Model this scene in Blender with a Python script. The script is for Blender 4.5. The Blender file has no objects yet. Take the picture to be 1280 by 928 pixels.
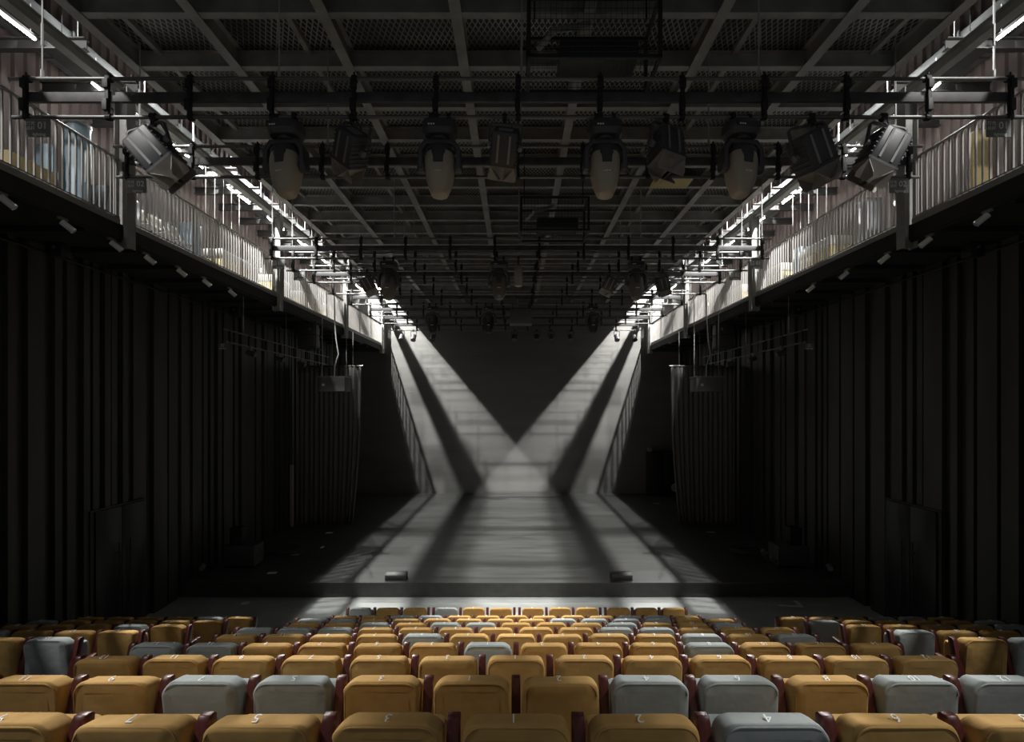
import bpy, bmesh, math, random
from mathutils import Vector, Matrix
R = math.radians
S = bpy.context.scene
COL = S.collection
random.seed(11)

# ------------------------------------------------------------------ materials
def mat(name, col, rough=0.6, metal=0.0, noise=None, bump=None, emit=None, spec=0.5):
    m = bpy.data.materials.new(name); m.use_nodes = True
    nt = m.node_tree; b = nt.nodes['Principled BSDF']
    b.inputs['Base Color'].default_value = (*col, 1)
    b.inputs['Roughness'].default_value = rough
    b.inputs['Metallic'].default_value = metal
    b.inputs['Specular IOR Level'].default_value = spec
    if emit:
        b.inputs['Emission Color'].default_value = (*emit[0], 1)
        b.inputs['Emission Strength'].default_value = emit[1]
    if noise or bump:
        tc = nt.nodes.new('ShaderNodeTexCoord')
        if noise:
            sc, amt, stretch = noise
            mp = nt.nodes.new('ShaderNodeMapping'); mp.inputs['Scale'].default_value = stretch
            nz = nt.nodes.new('ShaderNodeTexNoise'); nz.inputs['Scale'].default_value = sc
            nz.inputs['Detail'].default_value = 5
            rp = nt.nodes.new('ShaderNodeValToRGB')
            rp.color_ramp.elements[0].position = .3; rp.color_ramp.elements[1].position = .7
            rp.color_ramp.elements[0].color = (*[c*(1-amt) for c in col], 1)
            rp.color_ramp.elements[1].color = (*[min(1, c*(1+amt)) for c in col], 1)
            nt.links.new(tc.outputs['Object'], mp.inputs[0]); nt.links.new(mp.outputs[0], nz.inputs['Vector'])
            nt.links.new(nz.outputs['Fac'], rp.inputs[0]); nt.links.new(rp.outputs[0], b.inputs['Base Color'])
        if bump:
            nb = nt.nodes.new('ShaderNodeTexNoise'); nb.inputs['Scale'].default_value = bump[0]
            bp = nt.nodes.new('ShaderNodeBump'); bp.inputs['Strength'].default_value = bump[1]
            bp.inputs['Distance'].default_value = bump[2]
            nt.links.new(tc.outputs['Object'], nb.inputs['Vector']); nt.links.new(nb.outputs['Fac'], bp.inputs['Height'])
            nt.links.new(bp.outputs[0], b.inputs['Normal'])
    return m

def mesh_mat(name, wire, hole, period):
    """expanded metal: bright diamond strands over dark openings"""
    m = bpy.data.materials.new(name); m.use_nodes = True
    nt = m.node_tree; b = nt.nodes['Principled BSDF']; b.inputs['Roughness'].default_value = .5
    tc = nt.nodes.new('ShaderNodeTexCoord'); mp = nt.nodes.new('ShaderNodeMapping')
    mp.inputs['Scale'].default_value = (1/period, .5/period, 1)
    nt.links.new(tc.outputs['Object'], mp.inputs[0])
    sx = nt.nodes.new('ShaderNodeSeparateXYZ'); nt.links.new(mp.outputs[0], sx.inputs[0])
    def math_(op, a, c=None):
        n = nt.nodes.new('ShaderNodeMath'); n.operation = op
        if hasattr(a, 'links'): nt.links.new(a, n.inputs[0])
        else: n.inputs[0].default_value = a
        if c is not None:
            if hasattr(c, 'links'): nt.links.new(c, n.inputs[1])
            else: n.inputs[1].default_value = c
        return n.outputs[0]
    a = math_('PINGPONG', math_('ADD', sx.outputs[0], sx.outputs[1]), .5)
    c = math_('PINGPONG', math_('SUBTRACT', sx.outputs[0], sx.outputs[1]), .5)
    w = math_('LESS_THAN', math_('MINIMUM', a, c), .13)
    mx = nt.nodes.new('ShaderNodeMix'); mx.data_type = 'RGBA'
    mx.inputs[6].default_value = (*hole, 1)
    nz = nt.nodes.new('ShaderNodeTexNoise'); nz.inputs['Scale'].default_value = .7; nt.links.new(tc.outputs['Object'], nz.inputs['Vector'])
    rp = nt.nodes.new('ShaderNodeValToRGB'); rp.color_ramp.elements[0].position = .38; rp.color_ramp.elements[1].position = .62
    rp.color_ramp.elements[0].color = (*[c*.45 for c in wire], 1); rp.color_ramp.elements[1].color = (*[c*1.25 for c in wire], 1)
    nt.links.new(nz.outputs['Fac'], rp.inputs[0]); nt.links.new(rp.outputs[0], mx.inputs[7])
    nt.links.new(w, mx.inputs[0]); nt.links.new(mx.outputs[2], b.inputs['Base Color'])
    return m

MUST = mat('mustard_cloth', (.53, .325, .115), .85, noise=(7, .12, (1, 1, 1)), bump=(9, .35, .02), spec=.2)
GREY = mat('grey_cloth', (.37, .405, .40), .85, noise=(7, .08, (1, 1, 1)), bump=(9, .35, .02), spec=.2)
WOOD = mat('mahogany', (.10, .022, .018), .35, noise=(12, .3, (6, 6, .8)))
STEEL = mat('black_steel', (.022, .022, .022), .5)
GRID = mat('grey_steel_paint', (.27, .27, .255), .55, noise=(3, .2, (1, 1, 1)))
PIPE = mat('pipe_steel', (.16, .16, .155), .38, .5)
TRAY = mat('dark_tray', (.06, .06, .062), .5, noise=(4, .4, (1, 1, 1)))
CLAMP = mat('black_rubber', (.012, .012, .012), .6)
HOUSE = mat('black_plastic', (.07, .07, .075), .42)
SHELL = mat('warm_grey_shell', (.46, .42, .345), .45)
FLAP = mat('barn_door_grey', (.27, .25, .23), .5, noise=(6, .2, (1, 1, 1)))
CASE = mat('dark_grey_case', (.10, .10, .098), .5)
GBEAM = mat('dark_grey_beam', (.06, .06, .058), .6)
ALU = mat('aluminium_strip', (.28, .28, .28), .4, .3)
WHITE = mat('white_paint', (.82, .82, .80), .45)
PRINT = mat('white_print', (.85, .85, .83), .6)
SIGN = mat('sign_grey', (.19, .20, .19), .5)
PANEL = mat('black_wall_board', (.045, .045, .043), .5, noise=(2, .35, (1, 1, .15)))
VELVET = mat('black_drape', (.16, .157, .15), .95, spec=.1)
STAGE = mat('stage_floor', (.064, .065, .062), .36, noise=(1.6, .30, (.35, 2.6, 1)), bump=(60, .08, .004))
FASC = mat('stage_front', (.06, .06, .058), .5, noise=(4, .2, (1, 1, 1)))
FLOOR = mat('floor_vinyl', (.40, .42, .405), .42, noise=(1.3, .14, (1, 2, 1)))
TIER = mat('dark_carpet', (.03, .029, .028), .95)
BACKW = mat('back_wall_plaster', (.17, .17, .162), .8, noise=(1.1, .12, (.3, 1, 1.6)))
REDW = mat('oxblood_corrugated', (.20, .158, .15), .55, noise=(2, .15, (1, 1, .2)))
SLAB = mat('dark_slab', (.02, .02, .02), .7)
GFLOOR = mat('gallery_deck', (.10, .10, .10), .7)
RAILM = mat('rail_steel', (.31, .30, .29), .45, .2)
DUCT = mat('galvanised_duct', (.22, .235, .24), .42, .4, noise=(3, .12, (1, 1, 1)))
ROOF = mat('roof_deck', (.05, .05, .05), .8)
CEILM = mesh_mat('expanded_metal', (.27, .27, .25), (.012, .012, .012), .095)
CAGEM = mat('cage_wire', (.03, .03, .033), .5)
GLOW = mat('added_tube_glow', (.9, .9, .88), .4, emit=((1, .98, .94), 32.0))  # added glow: imitates lit brackets and lifts the ambient light
BULB = mat('bulkhead_light', (.9, .9, .88), .4, emit=((1, .97, .92), 5.0))
YELL = mat('ochre_board', (.52, .42, .20), .7)
CREAM = mat('cream_wrap', (.55, .53, .48), .6)
BLUE = mat('blue_grey_plastic', (.22, .29, .34), .4)
PALE = mat('lit_gap_post', (.42, .42, .40), .5)  # pale tone stands in for light showing through a gap
LENS = mat('frosted_lens', (.55, .55, .55), .2)
TAPE = mat('white_tape', (.93, .93, .91), .6)
CABLE = mat('cable_grey', (.34, .34, .33), .5)

# ------------------------------------------------------------------ mesh builder
class MB:
    def __init__(s): s.v = []; s.f = []
    def add(s, vs, fs, M=None):
        o = len(s.v)
        s.v += [tuple(M @ Vector(p)) if M else tuple(p) for p in vs]
        s.f += [tuple(i+o for i in f) for f in fs]
        return s
    def box(s, c, d, M=None):
        x, y, z = c; a, b, h = d[0]/2, d[1]/2, d[2]/2
        vs = [(x+i*a, y+j*b, z+k*h) for k in (-1, 1) for j in (-1, 1) for i in (-1, 1)]
        return s.add(vs, [(0, 2, 3, 1), (4, 5, 7, 6), (0, 1, 5, 4), (2, 6, 7, 3), (0, 4, 6, 2), (1, 3, 7, 5)], M)
    def cyl(s, p, q, r, n=10, r2=None, M=None):
        p, q = Vector(p), Vector(q); r2 = r if r2 is None else r2
        ax = (q-p).normalized(); u = ax.orthogonal().normalized(); w = ax.cross(u)
        vs = []
        for c, rr in ((p, r), (q, r2)):
            for i in range(n):
                t = 2*math.pi*i/n; vs.append(c+(u*math.cos(t)+w*math.sin(t))*rr)
        fs = [(i, (i+1) % n, n+(i+1) % n, n+i) for i in range(n)]
        fs += [tuple(range(n-1, -1, -1)), tuple(range(n, 2*n))]
        return s.add(vs, fs, M)
    def tube(s, pts, r, n=6, M=None):
        pts = [Vector(p) for p in pts]; vs = []; fs = []
        up = None
        for k, p in enumerate(pts):
            a = (pts[min(k+1, len(pts)-1)]-pts[max(k-1, 0)]).normalized()
            u = a.orthogonal().normalized() if up is None else (up-a*up.dot(a)).normalized()
            up = u; w = a.cross(u)
            vs += [p+(u*math.cos(2*math.pi*i/n)+w*math.sin(2*math.pi*i/n))*r for i in range(n)]
        for k in range(len(pts)-1):
            for i in range(n):
                fs.append((k*n+i, k*n+(i+1) % n, (k+1)*n+(i+1) % n, (k+1)*n+i))
        fs += [tuple(range(n-1, -1, -1)), tuple(range((len(pts)-1)*n, len(pts)*n))]
        return s.add(vs, fs, M)
    def loft(s, rings, M=None):
        n = len(rings[0]); vs = [p for r in rings for p in r]; fs = []
        for k in range(len(rings)-1):
            for i in range(n):
                fs.append((k*n+i, k*n+(i+1) % n, (k+1)*n+(i+1) % n, (k+1)*n+i))
        fs += [tuple(range(n-1, -1, -1)), tuple(range((len(rings)-1)*n, len(rings)*n))]
        return s.add(vs, fs, M)
    def prism(s, poly, a, b, axis='y', M=None):
        n = len(poly)
        def P(p, t):
            return {'y': (p[0], t, p[1]), 'x': (t, p[0], p[1]), 'z': (p[0], p[1], t)}[axis]
        return s.loft([[P(p, a) for p in poly], [P(p, b) for p in poly]], M)
    def build(s, name, m, parent=None, smooth=False, bevel=0, kind=None):
        me = bpy.data.meshes.new(name); me.from_pydata(s.v, [], s.f)
        bm = bmesh.new(); bm.from_mesh(me); bmesh.ops.recalc_face_normals(bm, faces=bm.faces)
        if bevel:
            es = [e for e in bm.edges if len(e.link_faces) == 2 and e.calc_face_angle(0) > .6]
            bmesh.ops.bevel(bm, geom=es, offset=bevel, segments=2, profile=.5, affect='EDGES', clamp_overlap=True)
        bm.to_mesh(me); bm.free()
        if smooth or bevel:
            me.polygons.foreach_set('use_smooth', [True]*len(me.polygons))
            me.set_sharp_from_angle(angle=R(38))
        me.materials.append(m)
        return link(name, me, parent, kind)

def link(name, me, parent=None, kind=None):
    o = bpy.data.objects.new(name, me); COL.objects.link(o)
    if parent: o.parent = parent
    if kind: o['kind'] = kind
    return o
def thing(name, label, cat, loc=(0, 0, 0), rz=0, group=None):
    o = bpy.data.objects.new(name, None); COL.objects.link(o)
    o.location = loc; o.rotation_euler = (0, 0, rz); o.empty_display_size = .1
    return tag(o, label, cat, group)
def tag(o, label, cat, group=None):
    o['label'] = label; o['category'] = cat
    if group: o['group'] = group
    return o
def copy_tree(o, parent=None):
    c = o.copy(); COL.objects.link(c)
    if parent: c.parent = parent
    for ch in o.children: copy_tree(ch, c)
    return c
def text_mesh(s, size, m, depth=.0015, align='CENTER'):
    cu = bpy.data.curves.new('t', 'FONT'); cu.body = s; cu.size = size; cu.extrude = depth
    cu.align_x = align; cu.align_y = 'CENTER'; cu.resolution_u = 3
    o = bpy.data.objects.new('t', cu); COL.objects.link(o)
    me = bpy.data.meshes.new_from_object(o.evaluated_get(bpy.context.evaluated_depsgraph_get()))
    bpy.data.objects.remove(o); me.name = 'lettering'
    me.materials.clear(); me.materials.append(m)
    return me
ORD = ['', 'first', 'second', 'third', 'fourth', 'fifth', 'sixth', 'seventh', 'eighth', 'ninth', 'tenth',
       'eleventh', 'twelfth', 'thirteenth', 'fourteenth']

# ------------------------------------------------------------------ key dimensions (metres)
CZ = 5.2                      # camera height above the flat floor
WX, GX = 9.15, 7.40           # side walls, gallery edges
GZ, RZ = 8.65, 9.84           # gallery deck, rail top
BZ, YB = 11.1, 28.7           # beam soffit, back wall
SY, SZ = 14.04, .40           # stage front, stage height

# ------------------------------------------------------------------ camera
cam = bpy.data.cameras.new('camera'); co = bpy.data.objects.new('camera', cam); COL.objects.link(co)
cam.sensor_width = 36; cam.lens = 18; cam.sensor_fit = 'HORIZONTAL'
cam.shift_x = -5/1280; cam.shift_y = 46/1280; cam.clip_start = .05
co.location = (0, 0, CZ); co.rotation_euler = (R(90), 0, 0); S.camera = co

# ------------------------------------------------------------------ room
MB().box((0, 16, -.1), (18.7, 28, .2)).build('floor', FLOOR, kind='structure')
st = MB(); st.box((0, (SY+YB)/2, SZ/2), (18.3, YB-SY, SZ-.04))
st.build('stage_front', FASC, kind='structure')
MB().box((0, (SY-.03+YB)/2, SZ-.01), (18.3, YB-SY+.03, .04)).build('stage_floor', STAGE, kind='structure')
MB().box((0, YB+.1, 6.6), (19.2, .2, 14)).build('wall_back', BACKW, kind='structure')

def side_wall(sgn, name):
    b = MB(); x = WX*sgn
    b.box((x+sgn*.16, 14.35, GZ/2-.15), (.1, 28.7, GZ-.3))
    y = 2.0
    while y < YB-.2:
        w = random.choice((.16, .2, .34, .42, .5)); g = random.choice((.08, .12, .16, .22))
        dep = random.choice((.07, .11, .11))
        b.box((x+sgn*(.11-dep/2), y+w/2, (GZ-.3)/2), (dep, min(w, YB-y), GZ-.3))
        y += w+g
    b.build(name, PANEL, kind='structure')
side_wall(-1, 'wall_left'); side_wall(1, 'wall_right')

# double doors flush in the boarded walls
for sgn, nm, lab in ((-1, 'door_1', 'left'), (1, 'door_2', 'right')):
    y0, y1, zt = 11.05, 12.55, 2.95
    x = sgn*(WX-.035)
    fr = MB().box((x+sgn*.05, (y0+y1)/2, zt/2), (.1, y1-y0+.16, zt+.06)).build(nm, PANEL, kind='structure')
    for k in (0, 1):
        ya = y0+k*(y1-y0)/2
        lf = MB().box((x-sgn*.02, ya+(y1-y0)/4, zt/2), (.05, (y1-y0)/2-.02, zt-.02)).build('door_leaf', mat('door_black', (.02, .02, .021), .38), fr, bevel=.004)
        yh = (y0+y1)/2+(k-.5)*.34
        h = MB(); h.cyl((x-sgn*.11, yh, .45), (x-sgn*.11, yh, 2.15), .016, 8)
        for zz in (.7, 1.9): h.cyl((x-sgn*.03, yh, zz), (x-sgn*.11, yh, zz), .012, 6)
        h.build('door_handle', STEEL, lf, smooth=True)

# galleries: slab, fascia, outer corrugated wall
for sgn, sd in ((-1, 'left'), (1, 'right')):
    MB().box((sgn*(GX+WX+.3)/2, 12.85, GZ-.15), (WX+.3-GX, 31.7, .28)).build('gallery_slab', SLAB, kind='structure')
    MB().box((sgn*(GX+WX+.3)/2, 12.85, GZ-.005), (WX+.3-GX-.06, 31.7, .02)).build('gallery_floor', GFLOOR, kind='structure')
    b = MB(); ys = 1.0
    poly = []
    y = 0.0; k = 0
    while y < YB:
        o = 0 if k % 2 == 0 else .045
        poly += [(y, o), (y+.09, o)]; y += .125; k += 1
    vs = []; fs = []
    for (yy, o) in poly:
        vs += [(sgn*(WX+.32-o), yy, GZ), (sgn*(WX+.32-o), yy, 14.0)]
    for i in range(len(poly)-1): fs.append((2*i, 2*i+2, 2*i+3, 2*i+1))
    b.add(vs, fs); b.build('wall_gallery_'+sd, REDW, kind='structure')
MB().box((0, 12.85, 14.05), (19.4, 32.5, .1)).build('roof_deck', ROOF, kind='structure')

# mesh ceiling in the grid
MB().box((0, 15.5, BZ+.36), (13.1, 26.5, .02)).build('ceiling', CEILM, kind='structure')

def ibeam(p, q, w, h, tf=.018, tw=.014):
    """steel I section, p and q on the soffit line"""
    p, q = Vector(p), Vector(q); b = MB(); L = (q-p).length; c = (p+q)/2
    along_y = abs(q.y-p.y) > abs(q.x-p.x)
    def bx(dz, ww, hh):
        d = (ww, L, hh) if along_y else (L, ww, hh)
        b.box((c.x, c.y, c.z+dz), d)
    bx(tf/2, w, tf); bx(h-tf/2, w, tf); bx(h/2, tw, h-2*tf)
    return b
LONGX = [-6.6, -4.85, -2.9, -.9, 1.1, 3.1, 5.05, 6.6]
for X in LONGX:
    ibeam((X, 2, BZ), (X, YB, BZ), .17, .34).build('ceiling_beam', GRID, kind='structure')
for X in (-7.46, 7.46):
    ibeam((X, 2, BZ), (X, YB, BZ), .17, .2, .02).build('edge_beam', GRID, kind='structure')
CY = [7.74+1.21*k for k in range(-3, 17)]
for y in CY:
    if y < YB: ibeam((-6.6, y, BZ+.03), (6.6, y, BZ+.03), .13, .28, .016).build('ceiling_beam', GRID, kind='structure')
    for sgn in (-1, 1):
        if y < 25: ibeam((sgn*7.5, y, BZ+.35), (sgn*9.4, y, BZ+.35), .12, .2).build('gallery_beam', GBEAM, kind='structure')
# secondary channels beside the edge beams
for X in (-6.2, 6.2, -3.6, 3.8):
    MB().box((X, 15.3, BZ+.3), (.09, 26.4, .09)).build('ceiling_channel', GRID, kind='structure')

# columns standing on the gallery edges
for sgn in (-1, 1):
    for y in (9.66, 15.86, 22.06, 28.2):
        b = MB(); x = sgn*(GX-.02)
        b.box((x, y, 9.7), (.24, .02, 3.0)); 
        b.box((x-sgn*.115, y, 9.7), (.016, .22, 3.0)); b.box((x+sgn*.115, y, 9.7), (.016, .22, 3.0))
        b.build('column', GRID, kind='structure')

# ------------------------------------------------------------------ gallery railings
bal_me = None
def railing(sgn, y0, y1, lab):
    global bal_me
    t = thing('gallery_railing', lab, 'railing', (sgn*(GX+.0), y0, GZ), 0, 'balustrades along the two galleries')
    L = y1-y0
    MB().box((0, L/2, RZ-GZ-.02), (.05, L, .035)).build('top_rail', RAILM, t, bevel=.006)
    MB().box((0, L/2, .10), (.04, L, .02)).build('bottom_rail', RAILM, t)
    if bal_me is None:
        b = MB().box((0, 0, (RZ-GZ)/2+.03), (.034, .012, RZ-GZ-.1)); o = b.build('baluster', RAILM); bal_me = o.data
        bpy.data.objects.remove(o)
    n = int(L/.123)
    for i in range(n):
        o = link('baluster', bal_me, t); o.location = (0, (i+.5)*L/n, 0)
    for yy in (.06, L*.333, L*.666, L-.06):
        MB().box((sgn*.03, yy, (RZ-GZ)/2-.02), (.02, .05, RZ-GZ-.04)).build('rail_post', RAILM, t)
    b = MB().box((sgn*-.02, L/2, .02), (.012, L, .10)); b.build('toe_board', RAILM, t)
bays = [(-2.6, 9.54, 'nearest to the camera'), (9.78, 15.74, 'between its first and second columns'),
        (15.98, 21.94, 'between its second and third columns'), (22.18, 28.08, 'farthest off beside the back wall')]
for sgn, sd in ((-1, 'left'), (1, 'right')):
    for a, b_, w in bays:
        railing(sgn, a, b_, 'grey steel bar railing on the %s gallery, bay %s' % (sd, w))

# ------------------------------------------------------------------ seating tiers
ROWD = [2.24+.96*k for k in range(9)]
def tier_z(d): return max(0.0, CZ-(1.335+(d-2.24)/.96*.335)-.95)
b = MB()
for k in range(-1, 9):
    d = 2.24+.96*k; z = tier_z(d); 
    if z > 0: b.box((0, d-.14, z/2), (7.9, .96, z))
b.build('seating_tier', TIER, kind='structure')
for sgn in (-1, 1):
    b = MB()
    for k in range(0, 9):
        d = 1.81+.96*k; z = tier_z(d)
        if z > 0: b.box((sgn*6.56, d-.14, z/2), (5.1, .96, z))
    b.build('side_tier', TIER, kind='structure')

# ------------------------------------------------------------------ theatre seat
def outline(hw, top, bot, r, n=7, taper=.012):
    pts = []
    for cx, a0 in ((hw-r, 0), (-(hw-r), 90)):
        for i in range(n+1):
            a = R(a0+90*i/n); pts.append((cx+r*math.cos(a), top-r+r*math.sin(a)))
    for i in range(4): pts.append((-hw-taper*i/3, (top-r)+(bot-top+r)*(i+1)/4.0))
    for i in range(4): pts.append((hw+taper*(3-i)/3, bot+(top-r-bot)*i/4.0))
    return pts
def back_mesh(seed):
    rnd = random.Random(seed); rings = []
    top, bot, hw, th, r, e = .95, .34, .232, .15, .078, .024
    prof = [(e, 0)]
    for i in range(1, 5):
        a = R(90*i/4); prof.append((e*(1-math.sin(a)), e*(1-math.cos(a))))
    full = [(e*2.6, -.006)]+prof+[(0, .05), (0, .1)]
    full += [(e*1.3*(1-math.cos(R(90*i/4))), th-e*1.3+e*1.3*math.sin(R(90*i/4))) for i in range(1, 5)]+[(e*3, th+.008)]
    ph = [rnd.uniform(0, 6.28) for _ in range(4)]
    for ins, y in full:
        ring = []
        lean = .0
        for x, z in outline(hw-ins, top-ins, bot+ins*.3, max(.02, r-ins*.8)):
            zz = z - (.028*(y/th) if z > .85 else 0)
            w = .0035*math.sin(23*x+31*z+ph[0])+.003*math.sin(47*z-19*x+ph[1])+.003*math.sin(61*x+ph[2])
            ring.append((x+w*.6, -.07+y+w*1.1+(z-.6)*-.05, zz+w*.5))
        rings.append(ring)
    b = MB(); b.loft(rings)
    o = b.build('backrest', MUST, smooth=True); me = o.data; bpy.data.objects.remove(o)
    me.set_sharp_from_angle(angle=R(70)); return me
def pipe_mesh():
    pts = [(x, -.068-(z-.6)*.05, z) for x, z in outline(.219, .937, .36, .075)][:-4]
    pts = pts[4:] if False else pts
    b = MB().tube(pts, .0045, 5); o = b.build('piping', MUST, smooth=True); me = o.data; bpy.data.objects.remove(o); return me
BACKS = {}
for c, m in (('M', MUST), ('G', GREY)):
    BACKS[c] = []
    for k in range(4):
        me = back_mesh(k*7+ord(c)); me.materials.clear(); me.materials.append(m); BACKS[c].append(me)
PIP = {}
for c, m in (('M', MUST), ('G', GREY)):
    PIP[c] = pipe_mesh(); PIP[c].materials.clear(); PIP[c].materials.append(m)
def cushion_mesh(m):
    b = MB().box((0, .175, .59), (.45, .13, .46)); o = b.build('seat_cushion', m, bevel=.04); me = o.data
    bpy.data.objects.remove(o); return me
CUSH = {'M': cushion_mesh(MUST), 'G': cushion_mesh(GREY)}
def post_mesh():
    b = MB(); w = .028
    prof = [(-.12, .30), (-.105, .5), (.0, .905), (.02, .925), (.055, .925), (.072, .91), (.066, .86), (-.02, .5), (-.03, .30)]
    b.prism(prof, -w, w, 'x')
    o = b.build('side_panel', WOOD, bevel=.005); me = o.data; bpy.data.objects.remove(o); return me
POST = post_mesh()
b = MB().box((0, .14, .63), (.055, .24, .04)); o = b.build('armrest', WOOD, bevel=.012); ARM = o.data; bpy.data.objects.remove(o)
b = MB().box((0, .06, .19), (.045, .2, .36)); b.box((0, .08, .012), (.07, .34, .024)); o = b.build('pedestal', STEEL, bevel=.006); PED = o.data; bpy.data.objects.remove(o)
NUM = {}
def seat(x, d, z, c, number, label, group, post_l=True, post_r=False, pitch=.55):
    t = thing('theatre_seat', label, 'seat', (x, d, z), 0, group)
    k = link('backrest', random.choice(BACKS[c]), t)
    link('piping', PIP[c], k)
    if number not in NUM: NUM[number] = text_mesh(str(number), .07, PRINT)
    n = link('seat_number', NUM[number], k)
    n.location = (random.uniform(-.02, .005), -.035, .9485); n.rotation_euler = (R(10), 0, R(180))
    n.rotation_euler = (0, 0, R(180)); n.rotation_euler.x = R(-9)
    link('seat_cushion', CUSH[c], t)
    for s_, on in ((-1, post_l), (1, post_r)):
        if on:
            p = link('side_panel', POST, t); p.location.x = s_*pitch/2
            a = link('armrest', ARM, p)
            q = link('pedestal', PED, t); q.location.x = s_*pitch/2
    return t
CN = {'M': 'mustard yellow', 'G': 'grey'}
ROWS = ['MMMMMMGMM', 'MMGGMMMGGMGG', 'MMMMMMMMMMMMM', 'GGMMMMGMMMGMMM', 'MMMMGMMMMMGMG', 'GGGMMMMMMGGMMM',
        'MMGMGGMMMGMMG', 'GGMMMMMMGGGGMM', 'MMGGMMMMMMGGM']
def num_of(i, n):
    if n % 2: o = i-n//2; return 1 if o == 0 else (2*o if o > 0 else 1-2*o)
    o = i-n/2+.5; return int(2*o+1) if o > 0 else int(-2*o)
XC = 0.0
for r_, row in enumerate(ROWS):
    d = ROWD[r_]; n = len(row); z = tier_z(d)
    for i, c in enumerate(row):
        x = XC+(i-(n-1)/2)*.55
        where = 'row nearest the camera' if r_ == 0 else '%s row from the camera' % ORD[r_+1]
        nb = num_of(i, n)
        if n % 2 == 0: nb = int(abs(2*(i-n/2+.5)))+(1 if i >= n/2 else 0)
        seat(x, d, z, c, nb, '%s seat, %s from left in the central block, %s' % (CN[c], ORD[i+1], where),
             'theatre seats of the central block, ' + where, True, i == n-1)
# front row of three-seat benches on the flat floor
fr = ['GMM', 'GMM', 'MMM', 'MMM']
for g, tri in enumerate(fr):
    for j, c in enumerate(tri):
        idx = g*3+j
        x = (g-1.5)*1.835+(j-1)*.575+.02
        nb = int(abs(2*(idx-5.5)))+(1 if idx >= 6 else 0)
        seat(x, 10.92, 0, c, nb, '%s seat, %s in %s three-seat bench from left, frontmost row by stage' % (CN[c], ('left', 'middle', 'right')[j], ORD[g+1]),
             'seats of the three-seat benches in front of the stage', True, j == 2, .575)
SIDE = {-1: ['GM', 'MMMG', 'MGMMM', 'MMMMMG', 'MGMMMM'], 1: ['MG', 'GMM', 'MMMMG', 'GMMMMG', 'MMMGGM']}
for sgn, sd in ((-1, 'left'), (1, 'right')):
    for r_, row in enumerate(SIDE[sgn]):
        d = 5.65+.96*r_; z = tier_z(d)
        for i, c in enumerate(row):
            x = sgn*(4.85+.275+.55*i)
            where = ('nearest row' if r_ == 0 else '%s row' % ORD[r_+1])
            pos = 'on the aisle' if i == 0 else '%s from the aisle' % ORD[i+1]
            nb = 15+2*i if sgn < 0 else 16+2*i
            pl = sgn > 0 or i == len(row)-1; pr = sgn < 0 or i == len(row)-1
            seat(x, d, z, c, nb, '%s seat %s, %s side block, %s from camera' % (CN[c], pos, sd, where),
                 'theatre seats of the %s side block' % sd, pl, pr)

# ------------------------------------------------------------------ lighting battens
def pipe_obj(name, p, q, r, par, m=PIPE):
    return MB().cyl(p, q, r, 10).build(name, m, par, smooth=True)
CLJ = {}
def clamp_mesh():
    b = MB(); rnd = random.Random(3)
    b.box((0, -.03, -.26), (.05, .05, .5)); b.box((.0, -.05, -.10), (.075, .07, .12)); b.box((-.01, -.05, -.38), (.07, .07, .16))
    for z in (0, -.52):
        b.cyl((-.035, 0, z), (.035, 0, z), .05, 10); b.cyl((0, -.02, z+.03), (0, -.02, z+.08), .014, 6)
    o = b.build('clamp', CLAMP, bevel=.006); me = o.data; bpy.data.objects.remove(o); return me
CLAMP_ME = clamp_mesh()
SIGN_ME = {}
def batten(y, half, n_cl, lab, sign=None, zt=9.66, bar=True, cx=.03, sub=''):
    t = thing('lighting_batten', lab, 'lighting batten', (cx, y, zt), 0, 'twin pipe battens hung under the grid')
    pipe_obj('upper_pipe', (-half, 0, 0), (half, 0, 0), .025, t)
    pipe_obj('lower_pipe', (-half+.05, 0, -.52), (half-.05, 0, -.52), .026, t)
    if bar: MB().box((0, .01, -.25), (2*half-.5, .05, .13)).build('cable_tray', TRAY, t, bevel=.004)
    for i in range(n_cl):
        o = link('clamp', CLAMP_ME, t); o.location.x = -half+.25+i*(2*half-.5)/(n_cl-1)
    for x in (-6.45, -3.24, .05, 3.26, 6.45):
        if abs(x) > half: continue
        w = MB().cyl((x, 0, .02), (x, 0, BZ-zt+.342), .011, 5); 
        w.cyl((x, 0, .45), (x, 0, .75), .016, 6); w.cyl((x, 0, .02), (x, 0, .12), .022, 6)
        w.build('suspension_wire', CABLE, t, smooth=True)
    if sign:
        for sx in (-1, 1):
            px = sx*(half-.42) if sx < 0 else half-.42
            pl = MB().box((px, -.03, -.68), (.33, .012, .25)).build('number_sign', SIGN, t, bevel=.004)
            bk = MB()
            for q in (-.12, .12): bk.box((px+q, -.01, -.55), (.02, .02, .06))
            bk.build('sign_bracket', STEEL, pl)
            for s_, sz, dx, dz in ((sign, .135, .065, .025), ('灯光', .06, -.095, .055), ('吊杆', .06, -.095, -.012), ('lighting', .062, .02, -.092)):
                key = (s_, sz)
                if key not in SIGN_ME: SIGN_ME[key] = text_mesh(s_, sz, PRINT)
                o = link('lettering', SIGN_ME[key], pl); o.location = (px+dx, -.038, -.68+dz); o.rotation_euler = (R(90), 0, 0)
    return t
batten(6.94, 6.9, 13, 'black twin-pipe lighting batten nearest the camera, signed 01 at both ends', '01')
batten(8.74, 6.9, 13, 'black twin-pipe lighting batten signed 02, second from the camera', '02')
far = [13.5, 14.7, 16.1, 17.7, 19.5, 21.9, 23.9, 26.0]
SG = ['01', '02', None, '03', None, '04', None, '05']
for i, y in enumerate(far):
    batten(y, 6.7-.04*i, 12, 'twin-pipe lighting batten over the stage end, %s from the camera in the whole rig' % ORD[i+3],
           SG[i] if i < 2 else None, bar=(i % 2 == 0 or i > 4))

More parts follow.
